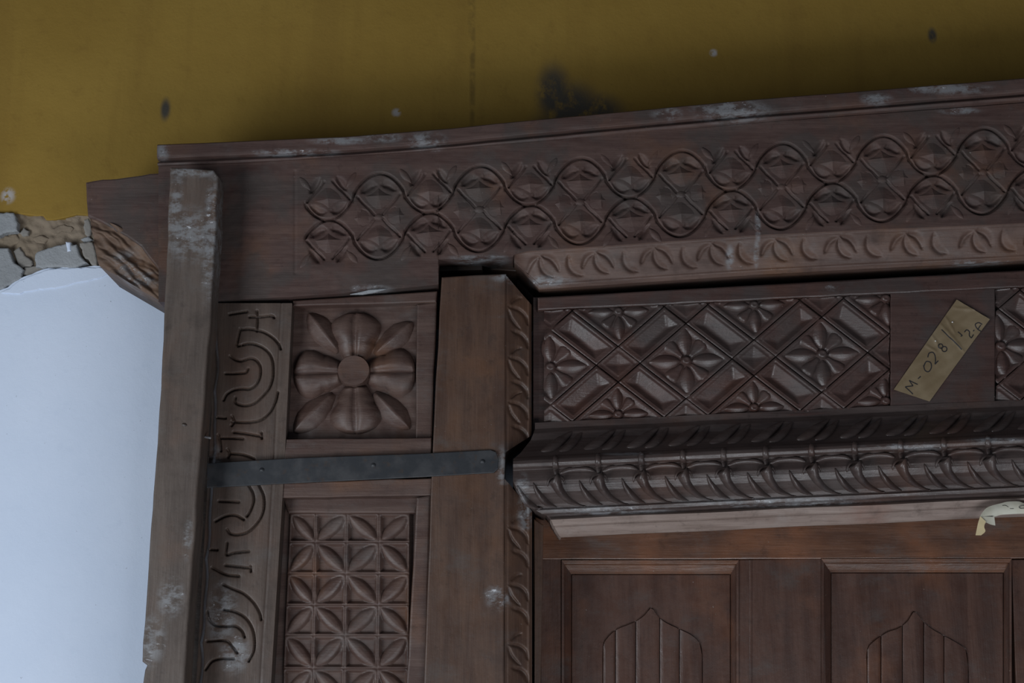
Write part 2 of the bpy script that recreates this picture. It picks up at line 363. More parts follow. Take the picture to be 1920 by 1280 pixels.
# broken strip between the two paints
def hmud(px, py): return 0.0035*rough(px, py, 40, 3)+0.0010*rough(px, py, 11, 4)+0.004
relief('mortar_bed', wall, M['mud'], quadfn((-300, 388), (215, 388), (250, 570), (-300, 580)), 180, 70, lambda a, b: np.clip(hmud(a, b)-.004, -.006, .0035), 0.206, 0.23)
for k, (poly, Y, mat) in enumerate([
        ([(-60, 470), (-20, 462), (15, 464), (24, 488), (44, 505), (40, 520), (20, 533), (0, 542), (-60, 552)], .130, 'cementl'),
        ([(64, 486), (68, 472), (78, 468), (103, 460), (122, 456), (143, 457), (148, 474), (163, 492), (142, 501), (100, 500), (80, 503), (66, 500)], .128, 'cementl'),
        ([(148, 455), (173, 453), (180, 473), (183, 499), (171, 496), (155, 478)], .132, 'cement'),
        ([(-30, 396), (0, 398), (25, 398), (33, 416), (32, 432), (6, 437), (-30, 452)], .132, 'cementl'),
        ([(36, 436), (44, 425), (54, 432), (52, 440), (42, 443)], .142, 'cement'),
        ([(24, 470), (36, 462), (46, 478), (60, 488), (58, 500), (36, 500)], .140, 'cement'),
        ([(45, 500), (62, 498), (90, 499), (80, 508), (55, 516), (42, 516)], .138, 'cement'),
        ([(118, 404), (140, 399), (152, 407), (146, 414), (124, 413)], .148, 'mud'),
        ([(150, 448), (166, 442), (174, 449), (162, 456)], .140, 'cementl'),
        ([(122, 452), (132, 453), (133, 470), (125, 472)], .126, 'white'),
        ([(60, 446), (78, 440), (92, 446), (84, 456), (66, 456)], .146, 'mud'),
        ([(96, 428), (120, 420), (138, 428), (126, 440), (102, 441)], .147, 'mud'),
        ([(156, 412), (166, 408), (172, 430), (168, 446), (158, 438)], .144, 'cement'),
        ([(8, 440), (30, 438), (40, 452), (20, 462), (4, 458)], .146, 'mud'),
        ([(-150, 420), (-60, 410), (-66, 470), (-90, 500), (-150, 520)], .140, 'cement')]):
    prism('cement_lump', wall, M[mat], poly, Y+.058, 0.045, 0.004, 0.9, 6, seg=3)

# ------------------------------------------------------------------ header beam
XR = 2260
HX = [297, 430, 650, 850, 1150, 1400, 1920, XR]; HY = [273, 268, 258, 242, 213, 190, 149, 122]
def h_top(x): return np.interp(x, HX, HY)
def h_l2(x): return np.interp(x, [297, 445, 540, 765, 990, 1400, 1920, XR], [312, 307, 302, 287, 268, 232, 193, 167])
def h_bot(x): return np.interp(x, [297, 400, 423, 548, 652, 723, 821.9, 822.1, 962, 1012, 1438, 1920, XR], [566, 563, 562, 556, 549, 543, 533, 486, 481, 533, 504, 479, 461])
def h_bord(x): return np.interp(x, [297, 960, 962, 987, 1440, 1920, XR], [900, 900, 478, 471, 439, 418, 403])
header = thing('header_beam', 'long carved timber beam with winding vine frieze, topmost of the door surround', 'beam', W(1100, 533, 0.07))
# crown moulding along the top
def h_crown(px, py):
    v = py-h_top(px)
    p = np.interp(v, [-1, 3, 22, 27, 29, 31, 33, 36, 40, 42, 44, 46], [.004, .011, .012, .011, -.002, -.002, .006, .0085, .006, -.005, -.005, .0])
    return p+wob(px, py, .0010)+0.0003*rough(px, py, 60, 9)
sv = np.linspace(0, 1, 700)
relief('crown_moulding', header, M['header'], lambda S, T: (297+(XR-297)*S, h_top(297+(XR-297)*S)*(1-T)+h_l2(297+(XR-297)*S)*T), 900, 56, h_crown, 0.0, 0.185)
# frieze board
PIT = 189.0; X0 = 710.0
def yc(x): return 398-0.0743*(np.asarray(x, float)-800)
def vine(x, side):
    c = np.cos(2*np.pi*(x-X0)/PIT); g = np.sign(c)*np.abs(c)**0.72
    return yc(x)+side*80*(0.5+0.5*g)      # side -1 upper, +1 lower
NB = int((XR-X0)/PIT)+1
def bud_sites():
    for k in range(-1, NB+1):
        cx = X0+PIT*k
        if k >= 0: yield cx, -39, 1; yield cx, 41, -1
        yield cx+PIT/2, -36, -1; yield cx+PIT/2, 37, 1      # +1: short side up
def rot(dx, dv, o): return (dx, dv) if o > 0 else (-dx, -dv)
FS = []; FT = []
for cx, cv, o in bud_sites():
    if cx < 575: continue
    c = math.cos(math.atan(-.0743)); sn = math.sin(math.atan(-.0743))
    def loc(dx, dv):
        dx, dv = rot(dx, dv, o); return (cx+dx, float(yc(cx+dx))+cv+dv)
    for q in (-1, 1):
        FS.append(([loc(q*6, -20), loc(q*18, -19), loc(q*32, -8)], 6.5))        # leaf hollow beside the point
        FT.append([loc(q*40, 0), loc(q*30, 12), loc(q*18, 24), loc(q*8, 36)])     # long side of the bud
        if o*cv > 0: FS.append(([loc(q*34, 18), loc(q*26, 28), loc(q*17, 42)], 6.0))
        else: FS.append(([loc(q*30, 26), loc(q*25, 34), loc(q*24, 44)], 4.0))
_lo = dict()
def h_frieze(px, py):
    V = py-yc(px)
    inside = np.clip((px-553)/5, 0, 1)*np.clip((V+106)/10, 0, 1)
    lowlim = np.where(px > 975, np.clip((h_bord(px)-3-py)/4, 0, 1), np.clip((100-V)/8, 0, 1))
    inside = inside*lowlim
    g = 0*px
    for side in (-1, 1):
        inn = np.clip((px-570)/4, 0, 1); d = np.abs(py-vine(px, side))/np.sqrt(1+((vine(px+1, side)-vine(px-1, side))/2)**2)
        g = g-0.0085*inn*np.exp(-(d/2.3)**4)
    for cx, cv, o in bud_sites():
        m = np.abs(px-cx) < 60
        r = np.hypot(px[m]-cx, V[m]-cv); g[m] = g[m]-0.0030*np.clip(1.2-(r/40)**2, 0, 1)
    g = g-0.0085*gouges(px, py, FS)-0.0060*np.exp(-np.log(np.clip(gouges(px, py, [(q, 1.9) for q in FT], False), 1e-9, 1))**2)
    return g*inside-.0012*np.exp(-((px-553)/2.5)**2)*(np.abs(V) < 98)+wob(px, py)+0.0002*rough(px, py, 30, 11)
xs = np.unique(np.concatenate([np.arange(297, XR, 1.7), [821.9, 822.1, XR]])); sv = (xs-297)/(XR-297)
def fr_fn(S, T):
    x = 297+(XR-297)*S; y0 = h_l2(x); y1 = np.where(x < 962, h_bot(x), h_bord(x)); return x, y0*(1-T)+y1*T
frieze = relief('frieze_board', header, M['header'], fr_fn, 0, 150, h_frieze, 0.0, 0.185, svals=sv)
def kite(hw, short, long_, H, sink, neck=7):
    side = []
    for u in np.linspace(0, 1, 6)[:-1]: side.append((hw*u, -short*(1-u)-short*0.25*math.sin(math.pi*u)*-1))
    for u in np.linspace(0, 1, 7): side.append((hw+(neck-hw)*u+4*math.sin(math.pi*u), long_*u))
    out = side+[(-a, b) for a, b in side[::-1]][:-1]
    return polyV(out, H, sink, 5, 0.85, (0, 2))
me_bud = local_mesh('bud', *kite(38, 20, 37, .0105, .0062), M['header'], False)
me_side = local_mesh('side_petal', *kite(29, 15, 33, .0095, .0058), M['header'], False)
me_leaf = local_mesh('corner_leaf', *leafV(36, lambda t: 9*np.sin(np.pi*t)**0.8+0.3, .0035, .0015, 10, 7, 1.3), M['header'])
cv = [(9*math.cos(a), 8*math.sin(a)) for a in np.linspace(0, 2*math.pi, 14, endpoint=False)]
me_knot = local_mesh('knot', *polyV(cv, .004, .003, 3, 0.4), M['header'])
SL = -4.25
for k in range(-1, NB):
    cx = X0+PIT*k
    def put(nm, me, dx, dv, deg, sc=1.0):
        x = cx+dx
        if x < 575 or x > XR-30: return
        if nm == 'corner_leaf' and dv > 0 and x > 815 and yc(x)+dv+10 > np.where(x < 962, h_bot(x), h_bord(x)): return
        place(nm, me, header, x, float(yc(x))+dv, 0.0, deg+SL+rng.normal(0, 1.5), sc*rng.uniform(.96, 1.03))
    if k >= 0:
        put('bud', me_bud, 0, -39, 0); put('bud', me_bud, 0, 41, 180)
        put('knot', me_knot, 0, 1, 0); put('side_petal', me_side, -41, 2, -90, 1.2); put('side_petal', me_side, 41, 2, 90, 1.2)
    put('bud', me_bud, PIT/2, -36, 180, .97); put('bud', me_bud, PIT/2, 37, 0, .97)
    for dx in (PIT/2-42, PIT/2+42):
        s = -1 if dx < PIT/2 else 1
        put('corner_leaf', me_leaf, dx-s*8, -58, -90+s*35); put('corner_leaf', me_leaf, dx-s*8, 60, 90-s*35)
# chamfered lower border with gouged leaves
nodes = [1010, 1114, 1225, 1332, 1452, 1572, 1697, 1827, 1950, 2070, 2190]
st = []
for x in nodes:
    y = float(h_bord(x))+4
    for pl, wd in (([(-2, 6), (-14, 14), (-22, 30)], 4.6), ([(2, 8), (5, 22), (14, 33), (28, 40)], 5.2), ([(6, 4), (22, 9), (33, 20), (38, 31)], 5.0), ([(56, 8), (59, 24), (70, 35), (84, 40)], 6.0)):
        st.append(([(x+a, y+b-0.06*a) for a, b in pl], wd))
def h_chamf(px, py):
    y0 = h_bord(px); y1 = h_bot(px); u = np.clip((py-y0)/np.maximum(y1-y0, 1), 0, 1)
    p = -0.034*np.interp(u, [0, .04, .10, .86, .90, 1.0], [0.0, .10, .13, .80, .78, 1.0])
    return p-0.0065*gouges(px, py, st)+wob(px, py, .0005)
xs2 = np.unique(np.concatenate([np.arange(964, XR, 1.8), [1012.0, XR]]))
relief('leaf_border', header, M['border'], lambda S, T: (964+(XR-964)*S, h_bord(964+(XR-964)*S)*(1-T)+h_bot(964+(XR-964)*S)*T), 0, 44, h_chamf, 0.0, 0.185, svals=(xs2-964)/(XR-964), label='chamfered lower edge with gouged leaf sprigs')
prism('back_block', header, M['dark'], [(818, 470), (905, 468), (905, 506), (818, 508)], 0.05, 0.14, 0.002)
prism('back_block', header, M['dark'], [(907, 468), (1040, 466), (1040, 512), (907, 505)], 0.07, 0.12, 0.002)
prism('plaster_chip', header, M['cementl'], [(656, 551), (676, 547), (692, 543), (724, 541), (704, 547), (680, 551)], -0.004, 0.006, 0.001, label='chip of white plaster')
# tenon end that runs into the wall, broken below
prism('tenon', header, M['header'], [(160, 341), (175, 338), (310, 323), (310, 524), (288, 494), (264, 462), (236, 442), (200, 422), (164, 405)], 0.03, 0.12, 0.004, 0.8, 14)
def h_spl(px, py):
    u = (px-170)*0.62+(py-410)*-0.78
    return 0.005*rough(px*0.4+py*0.4, py*1.1-px*.8, 60, 21)+0.003*np.abs(np.sin(u*0.21+rough(px, py, 50, 5)))-0.004
relief('splintered_end', header, M['fresh'], lambda S, T: quadfn((166, 400), (318, 470), (318, 574), (184, 496))(S, T), 60, 60, h_spl, 0.034, 0.185, label='raw splintered wood at the broken end')

# ------------------------------------------------------------------ door jamb
jamb = thing('carved_jamb', 'carved upright timber jamb with scroll strip, rosette panel and star lattice under iron strap', 'door jamb', W(650, floor_py(0.02), 0.02))
BOT = 1400
# scroll strip
c5 = lambda L: [(390+a/4, 560+b/4) for a, b in L]
c2 = lambda L: [(360+a/3.2, 880+b/3.2) for a, b in L]
SG = [c5(L) for L in ([(160, 115), (220, 105), (290, 95)], [(365, 90), (370, 160), (365, 240)], [(310, 135), (400, 132), (475, 125), (495, 140)],
      [(250, 230), (300, 225), (370, 235), (430, 255), (490, 295), (530, 340), (545, 375)],
      [(255, 345), (300, 335), (350, 340), (410, 365), (460, 410), (485, 470), (490, 540), (485, 600), (460, 670), (410, 730), (350, 780), (280, 800), (220, 790), (200, 770), (205, 740)],
      [(165, 430), (200, 455), (240, 465), (280, 455), (320, 445), (360, 460), (390, 500), (395, 550), (385, 600), (360, 645), (310, 675), (250, 675), (190, 685), (140, 715), (115, 760)],
      [(130, 560), (200, 560), (280, 552), (300, 525)], [(180, 920), (230, 925), (290, 925), (370, 915), (430, 885), (480, 830), (510, 760), (525, 700)],
      [(190, 1000), (280, 1010), (400, 1030)], [(80, 1045), (170, 1045), (260, 1048)], [(155, 1160), (240, 1165), (300, 1180), (345, 1200)], [(70, 890), (130, 895)],
      [(75, 1020), (90, 1080), (95, 1140)], [(240, 225), (215, 340), (235, 350)], [(180, 880), (195, 920), (175, 950)], [(145, 1130), (160, 1160), (150, 1190)], [(400, 1005), (402, 1045)])]
SG += [c2(L) for L in ([(340, 95), (365, 140), (370, 190), (350, 250), (330, 280)], [(400, 90), (430, 160), (430, 240), (400, 310), (340, 370), (280, 390), (230, 385), (210, 360)],
      [(160, 190), (280, 195)], [(140, 310), (200, 280), (260, 275), (310, 300)], [(210, 440), (205, 510), (250, 500), (340, 490)], [(200, 575), (350, 590)], [(120, 590), (200, 630), (280, 640)],
      [(185, 690), (240, 715), (310, 745), (370, 800), (405, 860), (415, 900)], [(190, 840), (260, 855), (320, 890), (360, 950), (375, 1020), (370, 1090), (340, 1150)],
      [(90, 850), (100, 900), (140, 935), (200, 940), (260, 940), (300, 970), (315, 1005)], [(90, 1030), (200, 1028), (240, 1060), (270, 1100)], [(80, 1200), (120, 1150), (180, 1135), (250, 1135)],
      [(350, 580), (352, 610)], [(110, 480), (150, 482)],
      [(60, 1330), (140, 1310), (230, 1330), (330, 1400), (360, 1500)], [(100, 1420), (200, 1400), (270, 1450), (280, 1560)])]
def xl(y): return np.interp(y, [560, 780, 860, 1280, 3600], [397, 395, 390, 366, 240])
def xr(y): return np.interp(y, [560, 860, 1280, 3600], [548, 534, 508, 375])
def h_scroll(px, py):
    g = np.zeros(px.shape)
    n = gouges(px, py, [(L, 2.0) for L in SG], False); b = gouges(px, py, [(L, 7.0) for L in SG], False)
    br = xr(py)-20; line = np.exp(-((px-br)/1.6)**2)
    edge = np.clip((px-xl(py)-4*np.abs(np.sin(py*.021)+.4*np.sin(py*.057))-2)/8, 0, 1)
    n = np.exp(-np.log(np.clip(n, 1e-9, 1))**2)
    return -0.0078*n-0.0006*b-0.0015*line-0.008*(1-edge)+wob(px, py, .0008)
def sc_fn(S, T):
    y = 568+(BOT-568)*T; a = xl(y); b = xr(y); return a+(b-a)*S, y
relief('scroll_strip', jamb, M['strip'], sc_fn, 110, 560, h_scroll, 0.004, 0.10, label='weathered strip incised with curling scrolls')
fpy = floor_py(0.006)
prism('strip_lower', jamb, M['strip'], [(xl(BOT), BOT), (xr(BOT), BOT), (down((534, 860), (508, 1280), .006)), (down((390, 860), (366, 1280), .006))], 0.006, 0.09)
prism('back_strip', jamb, M['dark'], [(345, 588), (420, 586), (420, 900), (380, 1400), down((420, 900), (380, 1400), .06), down((345, 900), (320, 1400), .06)], 0.06, 0.05, 0.002)
# boards behind and around the panels
prism('backing_board', jamb, M['panel'], [(520, 575), (806, 556), (800, 900), (794, 1400), down((806, 844), (790, 1280), .03), down((534, 860), (500, 1280), .03), (494, 1400), (505, 900)], 0.044, 0.05, 0)
prism('panel_rail', jamb, M['panel'], [(537, 823), (809, 820), (809, 860), (532, 868)], 0.004, 0.03, 0.002, 0.4)
prism('panel_rail', jamb, M['panel'], [(529, 905), (812, 896), (808, 928), (527, 933)], 0.006, 0.03, 0.002, 0.4)
prism('panel_rail', jamb, M['panel'], [(549, 563), (820, 545), (818, 566), (549, 574)], 0.012, 0.03, 0.003, 0.4)
prism('panel_edge', jamb, M['panel'], [(782, 570), (819, 566), (810, 822), (779, 822)], 0.018, 0.02, 0.003, 0.4)
# rosette ground with gently hollow field
def h_ros(px, py):
    r = np.hypot(px-665, py-699); return -0.004*np.exp(-(r/110)**2)+wob(px, py, .0008)+0.0007*rough(px, py, 22, 33)
relief('rosette_ground', jamb, M['panel'], quadfn((549, 570), (790, 566), (786, 822), (536, 822)), 50, 50, h_ros, 0.034, 0.05)
RC = (665, 699); RY = 0.034
dd = [(31*math.cos(a), 30*math.sin(a)) for a in np.linspace(0, 2*math.pi, 28, endpoint=False)]
dV, dF = polyV(dd, .0245, .002, 8, 0.13)
dV[28:, 2] = .0215; dV[28:56, :2] *= .0+np.linalg.norm(dV[:28, :2], axis=1, keepdims=True)*.93/np.linalg.norm(dV[28:56, :2], axis=1, keepdims=True)
ros = place('rosette', local_mesh('rosette', dV, dF, M['panel'], False), jamb, *RC, RY, label='round flat boss at the heart of the rosette')
def sub(name, me, par, px, py, Y, deg, sc=1.0):
    """sub-part under a placed part: same world placement, undone parent scale"""
    o = bpy.data.objects.new(name, me); COL.objects.link(o); o.parent = par
    from mathutils import Matrix, Vector, Euler
    k = kpx(px, py, Y)*sc; wm = Matrix.Translation(Vector(W(px, py, Y))) @ Euler((0, math.radians(deg), 0)).to_matrix().to_4x4() @ Matrix.Diagonal((k, 1, k, 1))
    pm = Matrix.Translation(Vector(ORG[par.name])) @ par.rotation_euler.to_matrix().to_4x4() @ Matrix.Diagonal((*par.scale, 1))
    o.matrix_basis = pm.inverted() @ wm
    return o
def w_main(t): return np.interp(t, [0, .15, .29, .35, .42, .58, .74, .87, .95, 1], [21, 29, 36, 34, 40, 48, 48, 39, 25, 8])
me_pet = local_mesh('rosette_petal', *leafV(90, w_main, .023, .002, 26, 19, 3.2, lambda t: 0.62+0.38*np.cos(np.pi*np.clip((t-.55)*1.25, -.5, .75))+0*t, .009, 24), M['panel'])
def w_diag(t): return np.interp(t, [0, .2, .45, .7, .9, 1], [6, 17, 25, 24, 13, 1])
me_dia = local_mesh('rosette_leaf', *leafV(98, w_diag, .019, .002, 20, 13, 1.1, lambda t: np.clip(np.sin(np.pi*np.clip(t, .05, .99))**.35, 0, 1), 0, 52), M['panel'])
for a in (0, 90, 180, 270): sub('petal', me_pet, ros, RC[0], RC[1], RY, a+rng.normal(0, 1.5), 1.0 if a in (0, 180) else 1.02)
for a, s in ((45.5, 1.0), (134, 1.05), (232, .98), (317.5, .97)): sub('leaf', me_dia, ros, RC[0], RC[1], RY, a, s)
# star lattice panel
prism('panel_edge', jamb, M['panel'], [(781, 932), (808, 928), (797, 1400), (755, 1400)], 0.012, 0.025, 0.004, 0.5, label='worn grey edge strip')
prism('panel_edge', jamb, M['panel'], [(530, 932), (790, 930), (780, 962), (540, 962)], 0.028, 0.02, 0.004, 0.5)
cxs = lambda y: np.array([np.interp(y, [962, 1253], [544, 531]), np.interp(y, [962, 1253], [592, 586]), np.interp(y, [962, 1253], [650, 645]), np.interp(y, [962, 1253], [711, 707]), np.interp(y, [962, 1253], [768, 766])])
rys = [962, 1016, 1075, 1134, 1191, 1253, 1312, 1370]
def h_cell(kind):
    def f(S, T):
        s, t = (S, T) if kind == 0 else (1-S, T)
        mm = (s+t)/2; d = np.abs(s-t)/1.414; wl = 0.02+0.15*np.sin(np.pi*np.clip(mm, 0, 1))
        e = np.minimum(np.minimum(s, 1-s), np.minimum(t, 1-t))
        lens = -0.0038*np.clip(d/wl, 0, 1)-0.0014*np.exp(-(d/.022)**2)
        pit = -0.0038-0.009*np.clip(np.minimum((d-wl)/.10, (e-.06)/.09), 0, 1)
        h = np.where(d < wl, lens, pit); h = np.where(e < .05, np.maximum(h, -0.0006-.09*np.clip(.022-e, 0, 1)), h)
        return np.where((e > .05) & (e < .085) & (d > .05), h-.0018, h)
    return f
lat = prism('lattice_panel', jamb, M['panel'], [(538, 955), (776, 950), (772, 1400), (520, 1400)], 0.048, 0.01, 0, label='chip-carved panel of stars in squares')
for r in range(len(rys)-1):
    x0s = cxs(rys[r]); x1s = cxs(rys[r+1])
    for c in range(4):
        fn = quadfn((x0s[c], rys[r]), (x0s[c+1], rys[r]), (x1s[c+1], rys[r+1]), (x1s[c], rys[r+1]))
        s = np.linspace(0, 1, 27); S, T = np.meshgrid(s, s); px, py = fn(S, T); P = W(px, py, 0.033); P[..., 1] -= h_cell((r+c) % 2)(S, T)+wob(px, py, .0006)
        gridobj('carved_square', P, M['panel'], lat, 0.049)
# inner post
YP = -0.004
prism('post', jamb, M['post'], [(828, 519), (890, 515), (949, 513), (948, 848), (946, 895), (946, 1280), down((946, 895), (946, 1280), YP), down((812, 844), (796, 1280), YP), (811, 844)], YP, 0.125, 0.003, 0.5, 60)
pst = []
for y in (572, 667, 751, 986, 1094, 1206, 1318):
    for pl, wd in (([(6, 2), (24, 4), (37, 14), (42, 30)], 3.6), ([(5, 6), (10, 22), (20, 34), (27, 40)], 3.2), ([(10, -6), (20, -16), (30, -20)], 2.6), ([(12, 46), (28, 50), (38, 60), (42, 74)], 4.2)):
        pst.append(([(948+a, y+b) for a, b in pl], wd))
def h_pch(px, py):
    u = np.clip((px-947)/50, 0, 1)
    return -0.032*np.interp(u, [0, .05, .12, .85, .9, 1], [0, .08, .10, .82, .80, 1])-0.0055*gouges(px, py, pst)+wob(px, py, .0006)
relief('chamfer', jamb, M['post'], lambda S, T: (947+50*S, (514+49*S)*(1-T)+(848-38*S)*T), 30, 190, h_pch, YP, 0.12, label='chamfered edge carved with leaf sprigs')
relief('chamfer', jamb, M['post'], lambda S, T: (946+52*S, (897+57*S)*(1-T)+BOT*T), 30, 280, h_pch, YP, 0.12, label='chamfered edge carved with leaf sprigs')
prism('chamfer_foot', jamb, M['post'], [(946, BOT), (998, BOT), (1000, fpy), (944, fpy)], YP+.03, 0.09, 0)
prism('rebate_strip', jamb, M['post'], [(1001, 972), (1019, 984), (1014, 1280), down((1019, 984), (1014, 1280), .05), down((1001, 955), (1000, 1280), .05)], 0.05, 0.07, 0.002)
# iron strap
strap = prism('iron_strap', jamb, M['iron'], [(389, 868), (560, 858), (790, 850), (920, 843), (930, 847), (935, 860), (934, 878), (926, 886), (790, 894), (560, 905), (388, 914)], -0.009, 0.004, 0.0012, label='dark iron strap')
nv = [(5*math.cos(a), 5*math.sin(a)) for a in np.linspace(0, 2*math.pi, 10, endpoint=False)]
me_nail = local_mesh('nail_head', *polyV(nv, .003, .0, 3, 0.5), M['iron'])
for x, y in ((491, 881), (700, 872), (905, 865)): place('nail_head', me_nail, strap, x, y, -0.009)

# ------------------------------------------------------------------ lintel with cornice
lintel = thing('carved_lintel', 'carved door lintel with diamond flower panels above a horned leaf cornice', 'lintel', W(1400, 800, 0.05))
YL = 0.03
def l_top(x): return 557-0.0557*(np.asarray(x, float)-1012)
def f_top(x): return 582-0.048*(np.asarray(x, float)-1022)
def f_bot(x): return 800-0.050*(np.asarray(x, float)-1022)
prism('backing_board', lintel, M['dark'], [(1004, 578), (XR, 508), (XR, 760), (1004, 860)], 0.092, 0.03, 0)
prism('lintel_board', lintel, M['lintel'], [(1000, l_top(1000)), (XR, l_top(XR)), (XR, 760), (1000, 830)], YL+.016, 0.045, 0)
prism('top_rail', lintel, M['lintel'], [(1008, l_top(1008)), (XR, l_top(XR)), (XR, f_top(XR)-1), (1008, f_top(1008)-1)], YL, 0.03, 0.003, 0.4)
prism('plain_block', lintel, M['lintel'], [(1670, f_top(1670)-2), (1866, f_top(1866)-2), (1866, 770), (1670, 785)], YL+.001, 0.02, 0.002, 0.3)
prism('bottom_rail', lintel, M['lintel'], [(1006, f_bot(1006)-4), (XR, f_bot(XR)-4), (XR, 790), (1006, 846)], YL, 0.03, 0.003)
def fy(x): return 682-0.047*(np.asarray(x, float)-1165)
AX, BY, TH = 127.3, 104.0, 0.333
BAR = -1.0
me_cp = local_mesh('flower_petal', *leafV(64, lambda t: 15.5*np.sin(np.pi*np.clip(t, 0, 1)**0.9)**0.8+1.0, .0085, .001, 14, 9, 1.25, None, 0, 9), M['lintel'])
me_rp = local_mesh('flower_bulb', *leafV(45, lambda t: np.interp(t, [0, .3, .55, .8, .93, 1], [5, 9, 14.5, 16.5, 12.5, 3]), .0085, .001, 14, 9, 1.9, lambda t: np.clip(.45+.6*t, 0, 1)*np.clip((1.0-t)*6, 0.05, 1), .002, 9), M['lintel'])
bt = [(11*math.cos(a), 10*math.sin(a)) for a in np.linspace(0, 2*math.pi, 18, endpoint=False)]
bV, bF = polyV(bt, .011, .001, 5, 0.35); bV[4*18:, 2] -= .0025
me_but = local_mesh('flower_button', bV, bF, M['lintel'])
def field(x0, x1, fx0, cols):
    def fn_pq(p, q, fx):
        x = fx+AX*(p+q); v = BY*(p-q); return x, fy(x)+v
    lo, hi = x0, x1
    def clampd(px, py):
        px = np.clip(px, lo, hi); py = np.minimum(np.maximum(py, f_top(px)), f_bot(px)-4); return px, py
    def patch(nm, pc, qc, hp, hq, hfun, n, m):
        a = np.linspace(-1, 1, n); b = np.linspace(-1, 1, m); A, B = np.meshgrid(a, b)
        px, py = fn_pq(pc+A*hp, qc+B*hq, fx0); qx, qy = clampd(px, py)
        ins = ((np.abs(px-qx)+np.abs(py-qy)) < 0.5).mean()
        if ins < 0.03: return
        P = W(qx, qy, YL); P[..., 1] -= hfun(A, B)+wob(qx, qy, .0004)
        n2 = P.shape
        V = P.reshape(-1, 3); 
        fl = quads(*n2[:2]); keep = []
        nr = np.cross(V[fl[0][1]]-V[fl[0][0]], V[fl[0][3]]-V[fl[0][0]])
        for f in fl:
            a_, b_, c_, d_ = (V[i] for i in f); cr = np.cross(c_-a_, d_-b_)
            if math.hypot(cr[0], cr[1], cr[2]) > 3e-7: keep.append(f if cr[1] < 0 else f[::-1])
        # clamped points collapse on the border: keep only faces with area in the front plane
        keep = [f for f in keep if abs(np.cross(V[f[2]]-V[f[0]], V[f[3]]-V[f[1]])[1]) > 3e-7]
        if len(keep) < 4: return
        used = sorted({i for f in keep for i in f}); mp = {u: k for k, u in enumerate(used)}
        mesh(nm, V[used], [tuple(mp[i] for i in f) for f in keep], M['lintel'], lintel, True)
    hb = 0.5-TH-.012
    def h_bar(A, B, A0=.28):    # A across, B along; the valley lies nearer the lower side
        e = np.clip((1-np.abs(B))*TH/hb, 0, 1); u = np.where(A > A0, (1-A)/(1-A0), (1+A)/(1+A0))
        q = np.minimum(u, e); core = np.clip((q-.27)/.66, 0, 1)
        return .0005+BAR*.011*core**0.9-.0028*np.exp(-((q-.22)/.05)**2)-.0028*np.exp(-((q-.02)/.05)**2)
    def h_stud(A, B):
        q = 1-np.maximum(np.abs(A), np.abs(B)); return .0005+BAR*.008*np.clip((q-.25)/.7, 0, 1)-.0028*np.exp(-((q-.2)/.06)**2)
    def h_plate(A, B):
        q = 1-np.maximum(np.abs(A), np.abs(B)); return np.interp(q, [0, .06, .10, .14, .2, 1], [-.002, .0, .0, -.003, -.006, -.0065])
    R = range(-2, 5)
    for i in R:
        for j in R:
            patch('flower_ground', i, j, TH, TH, h_plate, 30, 30)
            patch('bar', i+.5, j, hb, TH, h_bar, 27, 40)
            patch('bar', j, i+.5, TH, hb, lambda A, B: h_bar(B, A, -.28), 40, 27)
            patch('stud', i+.5, j+.5, hb, hb, h_stud, 21, 21)
            x, y = fn_pq(i, j, fx0); x = float(x); y = float(y)
            if x < lo-6 or x > hi+6 or y < f_top(x)-14 or y > f_bot(x)+10: continue
            yy = y
            if y < f_top(x)+12: yy = float(f_top(x))+9
            if y > f_bot(x)-20: yy = float(f_bot(x))-16
            half_t = yy != y and yy > y; half_b = yy != y and yy < y
            xx = min(max(x, lo+8), hi-8)
            fo = place('carved_flower', me_but, lintel, xx, yy, YL+.0065, 0, .9 if yy != y else 1.0)
            for k in range(8):
                a = 45*k; dx, dy = math.cos(math.radians(a)), math.sin(math.radians(a))
                if half_t and dy < -0.1: continue
                if half_b and dy > 0.1: continue
                if x-lo < 40 and dx < -0.1: continue
                if hi-x < 40 and dx > 0.1: continue
                s = 1.0 if k % 2 == 0 else 0.98
                if half_t or half_b: s *= 0.8
                if (x-lo < 40 or hi-x < 40) and abs(dx) < .1: s *= .9
                sub('petal', me_cp if k % 2 == 0 else me_rp, fo, xx, yy, YL+.0065, a-2.5, s)
field(1020, 1668, 1286.5, None)
field(1868, XR-4, 1872.0, None)
# cornice
def yb(x): return 955-0.0475*(np.asarray(x, float)-1200)
PR = [(-172, .030, 1003), (-160, .029, 1003), (-152, .020, 1000), (-140, .014, 995), (-128, -.002, 985), (-116, -.020, 975), (-109, -.030, 966),
      (-107, -.038, 963), (-102, -.046, 962), (-96, -.049, 962), (-90, -.046, 962), (-87, -.039, 962), (-85, -.035, 962), (-76, -.038, 962), (-68, -.041, 962),
      (-63, -.043, 963), (-52, -.041, 968), (-40, -.035, 976), (-28, -.025, 985), (-19, -.016, 993), (-12, -.012, 1000), (-9, -.012, 1003), (-8, -.017, 1004), (-1, -.015, 1016), (1, -.010, 1022), (2, .010, 1024), (10, .016, 1030)]
pd = np.array([p[0] for p in PR]); pY = np.array([p[1] for p in PR]); pX = np.array([p[2] for p in PR])
dyv = np.unique(np.concatenate([np.linspace(-172, 10, 75), pd]))
def csurf(x, dy, h=0.0):
    Y = np.interp(dy, pd, pY); P = W(x, yb(x)+dy, Y)
    g = (np.interp(dy+2, pd, pY)-np.interp(dy-2, pd, pY))/4e-3   # dY per metre downwards
    nrm = np.sqrt(1+g*g); P[..., 1] -= h/nrm; P[..., 2] -= h*np.clip(g, -2, 2)/nrm
    return P
sx = np.linspace(0, 1, 260)
